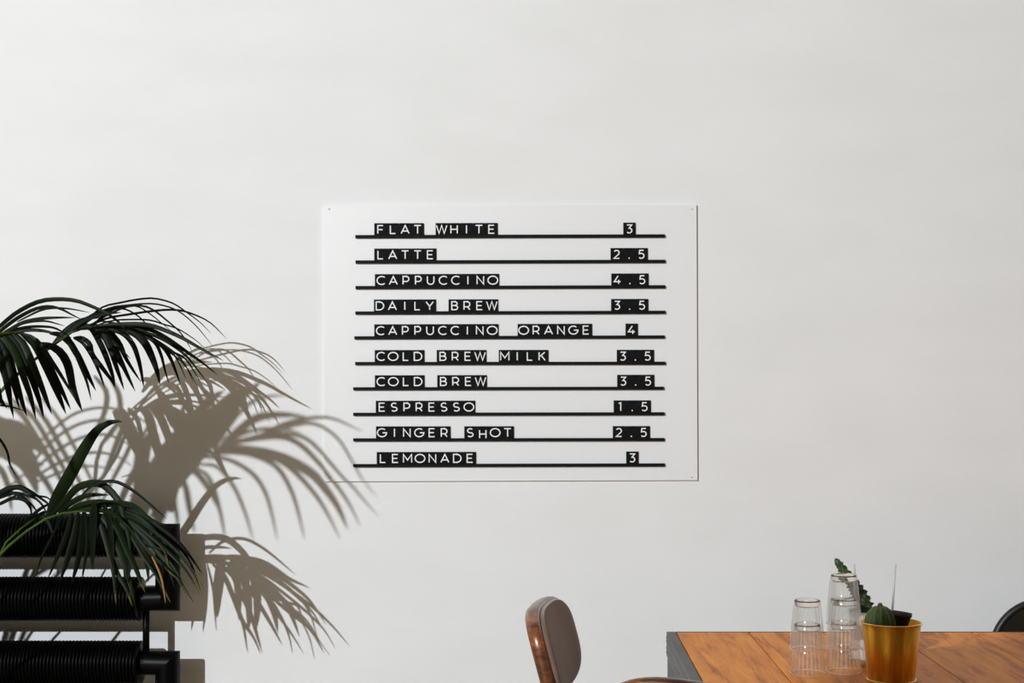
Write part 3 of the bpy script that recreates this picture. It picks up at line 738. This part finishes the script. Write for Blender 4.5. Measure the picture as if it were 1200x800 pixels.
mesh_obj('back_panel', V, Fc, M['olive'], bchair)
T4 = Matrix.Translation((0, -.2, .45)) @ Matrix.Rotation(math.radians(-90), 4, 'Y')
V, Fc = super_plate(.2, .2, 3.4, .04, 0, bev=.012); o = mesh_obj('seat', [T4 @ Vector(v) for v in V], Fc, M['olive'], bchair); finish(o)
for s in (-1, 1):
    tube('leg', [(s * .17, -.36, .43), (s * .18, -.39, 0)], .01, M['black'], bchair)
    tube('seat_rail', [(s * .187, 0, .43), (s * .17, -.37, .43)], .009, M['black'], bchair)

# ------------------------------------------------------------------ glasses
def ring(name, r, z, t, m, par):
    lathe(name, [(r + t * math.cos(q), z + t * math.sin(q)) for q in [2 * math.pi * i / 10 for i in range(11)]], m, par, 72)
GH = .0945; R0, R1 = .0335, .0247
def glass(loc, lab, rot):
    c = tag(empty('drinking_glass', loc, rot), lab, 'drinking glass', 'upturned glasses stacked on the table')
    def ro(h): return R0 - (R0 - R1) * h / GH
    prof = [(ro(0) - .002, .0008), (ro(0) - .001, 0), (ro(0), .0008), (ro(.004) + .0004, .004), (ro(.008), .008)] + [(ro(h), h) for h in (.02, .035, .05, .065, .078)] + [(ro(.084), .084), (R1 + .0001, GH - .004)]
    def mod(i, a, r): return r + (.0013 * abs(math.cos(16 * a)) - .0008 if 4 < i < 10 else 0)
    lathe('tumbler_wall', prof, M['glass'], c, 192, True, mod)
    inner = [(ro(h) - .0022, h) for h in (.0008, .012, .03, .046)] + [(ro(.05) - .0045, .0505), (ro(.07) - .0035, .07), (R1 - .003, GH - .014)]
    lathe('inner_wall', inner, M['glass'], c, 96)
    ring('rim', ro(0) - .001, .0013, .0012, M['glassbase'], c)
    lathe('glass_base', [(0, GH - .0125), (R1 - .0055, GH - .012), (R1 - .0032, GH - .0135), (R1 - .0003, GH - .010), (R1 - .0002, GH - .004), (R1 - .0012, GH - .0008), (R1 - .004, GH), (0, GH)], M['glassbase'], c, 72)
    return c
def on_table(px, py, z=TZ):
    s = (py - VY) / (H - z); return Vector(((px - VX) / s, -(D - F / s), z))
p = on_table(946, 788.5)
glass(p, 'lower ribbed glass of the shorter stack, rim down on the table', .1)
glass(p + Vector((0, 0, .0452)), 'upper ribbed glass of the shorter stack on the table', .5)
p = on_table(988.7, 786.5)
glass(p, 'bottom ribbed glass of the taller stack, rim down beside the gold pot', .2)
glass(p + Vector((0, 0, .0452)), 'middle ribbed glass of the taller stack of three', .7)
glass(p + Vector((0, 0, .0904)), 'topmost ribbed glass of the taller stack, beside the cactus', .35)

# ------------------------------------------------------------------ brass pot with barrel cactus
p = on_table(1044.5, 796.5)
gp = tag(empty('potted_barrel_cactus', p), 'shiny brass pot with a ribbed barrel cactus on the table', 'potted cactus')
ph, rt_, rb = .1065, .0548, .0425
lathe('brass_pot', [(0, .001), (rb, .001), (rt_ - .001, ph), (rt_ - .002, ph), (rb - .0015, .003), (0, .003)], M['gold'], gp, 72)
ring('rim_bead', rt_ - .0004, ph, .0014, M['goldedge'], gp); ring('base_bead', rb + .0012, .0018, .0018, M['goldedge'], gp)
lathe('soil', [(rt_ - .0055, ph - .022), (.02, ph - .018), (0, ph - .017)], M['soil'], gp, 32)
# barrel cactus
cx, cy = -.0215, -.004; ch = .062; V = []; Fc = []; n, mrow = 132, 22
for i in range(mrow + 1):
    s = i / mrow; z = ch * s; base = .0285 * (1 - max(0, (s - .35) / .65) ** 2.3) ** .55 * (.86 + .14 * min(1, s / .3))
    if i == mrow: base = .0022
    for k in range(n):
        a = 2 * math.pi * k / n; rr = base * (1 - .11 * (1 - abs(math.cos(5.5 * a)) ** .8))
        V.append((cx + rr * math.cos(a), cy + rr * math.sin(a), ph - .03 + z))
for i in range(mrow):
    for k in range(n): Fc.append((i * n + k, i * n + (k + 1) % n, (i + 1) * n + (k + 1) % n, (i + 1) * n + k))
Fc.append(tuple(range(mrow * n, (mrow + 1) * n)))
cac = mesh_obj('barrel_cactus', V, Fc, M['cactus'], gp, True)
for j in range(11):
    a = 2 * math.pi * j / 11; k = int(round(n * j / 11)) % n
    pts = [Vector(V[i * n + k]) + Vector((math.cos(a), math.sin(a), .2)) * .0002 for i in range(2, mrow, 1)]
    tube('rib_ridge', pts, .0009, M['cactus_rib'], cac, 6)
tube('cactus_crown', [(cx, cy, ph - .032 + ch), (cx, cy, ph - .026 + ch)], [.006, .003], M['nursery'], cac, 12)
# grey nursery pot standing in the brass pot, with a thin stick
o = lathe('nursery_pot', [(.0, 0), (.012, 0), (.0215, .046), (.0232, .046), (.0232, .054), (.0205, .054), (.0195, .046), (.010, .004), (0, .004)], M['nursery'], gp, 40)
o.location = (.0115, .012, ph - .036); o.rotation_euler = (math.radians(-4), math.radians(8), 0)
tube('stick', [(.003, .012, ph - .005), (.0105, .012, ph + .105)], .0021, M['stick'], gp, 8)

# ------------------------------------------------------------------ white pot with knobbly cactus, behind
p = on_table(1021, 777)
wp = tag(empty('potted_knobbly_cactus', p), 'white pot with a tall leaning knobbly cactus behind the glasses', 'potted cactus')
lathe('saucer', [(0, 0), (.040, 0), (.047, .012), (.0485, .014), (.046, .014), (.038, .004), (0, .004)], M['saucer'], wp, 48)
lathe('white_pot', [(0, .005), (.036, .005), (.0375, .008), (.0445, .104), (.0415, .104), (.0405, .094), (.034, .02), (0, .02)], M['ceramic'], wp, 56)
lathe('soil', [(.0405, .094), (.02, .096), (0, .097)], M['soil'], wp, 32)
gb = -p.y
ctr = [W(1017, 730, gb), W(1014.5, 716, gb), W(1009, 700, gb), W(1000, 685, gb), W(991, 671.5, gb), W(984, 662, gb), W(980.2, 656, gb), W(979.2, 654, gb)]
C = catmull([c - p for c in ctr], 64); V = []; Fc = []; n = 44
rad_ = [(0, .0165), (.2, .0172), (.45, .0145), (.7, .0105), (.88, .0075), (.96, .0058), (1, .001)]
def rint(s):
    for (a, ra), (b, rb2) in zip(rad_[:-1], rad_[1:]):
        if s <= b: return ra + (rb2 - ra) * (s - a) / (b - a)
    return rad_[-1][1]
for i, q in enumerate(C):
    s = i / 63; t = (C[min(i + 1, 63)] - C[max(i - 1, 0)]).normalized(); a_ = Vector((0, 1, 0)); a_ = (a_ - t * a_.dot(t)).normalized(); b_ = t.cross(a_)
    for k in range(n):
        th = 2 * math.pi * k / n
        bump = max(0, math.cos(11 * th + 1.5707 * 0 + i * .42)) * max(0, math.cos(i * 1.05 + math.floor((11 * th + i * .42) / (2 * math.pi) + .5) * 2.4))
        r = rint(s) * (.82 + .42 * bump)
        V.append(q + a_ * (r * math.cos(th)) + b_ * (r * math.sin(th)))
for i in range(63):
    for k in range(n): Fc.append((i * n + k, i * n + (k + 1) % n, (i + 1) * n + (k + 1) % n, (i + 1) * n + k))
Fc.append(tuple(range(63 * n, 64 * n)))
mesh_obj('knobbly_cactus', V, Fc, M['cactus_dark'], wp, True)
tube('stick', [W(1008, 722, gb - .02) - p, W(1000.5, 661, gb - .02) - p], [.0021, .0021], M['stick'], wp, 8)
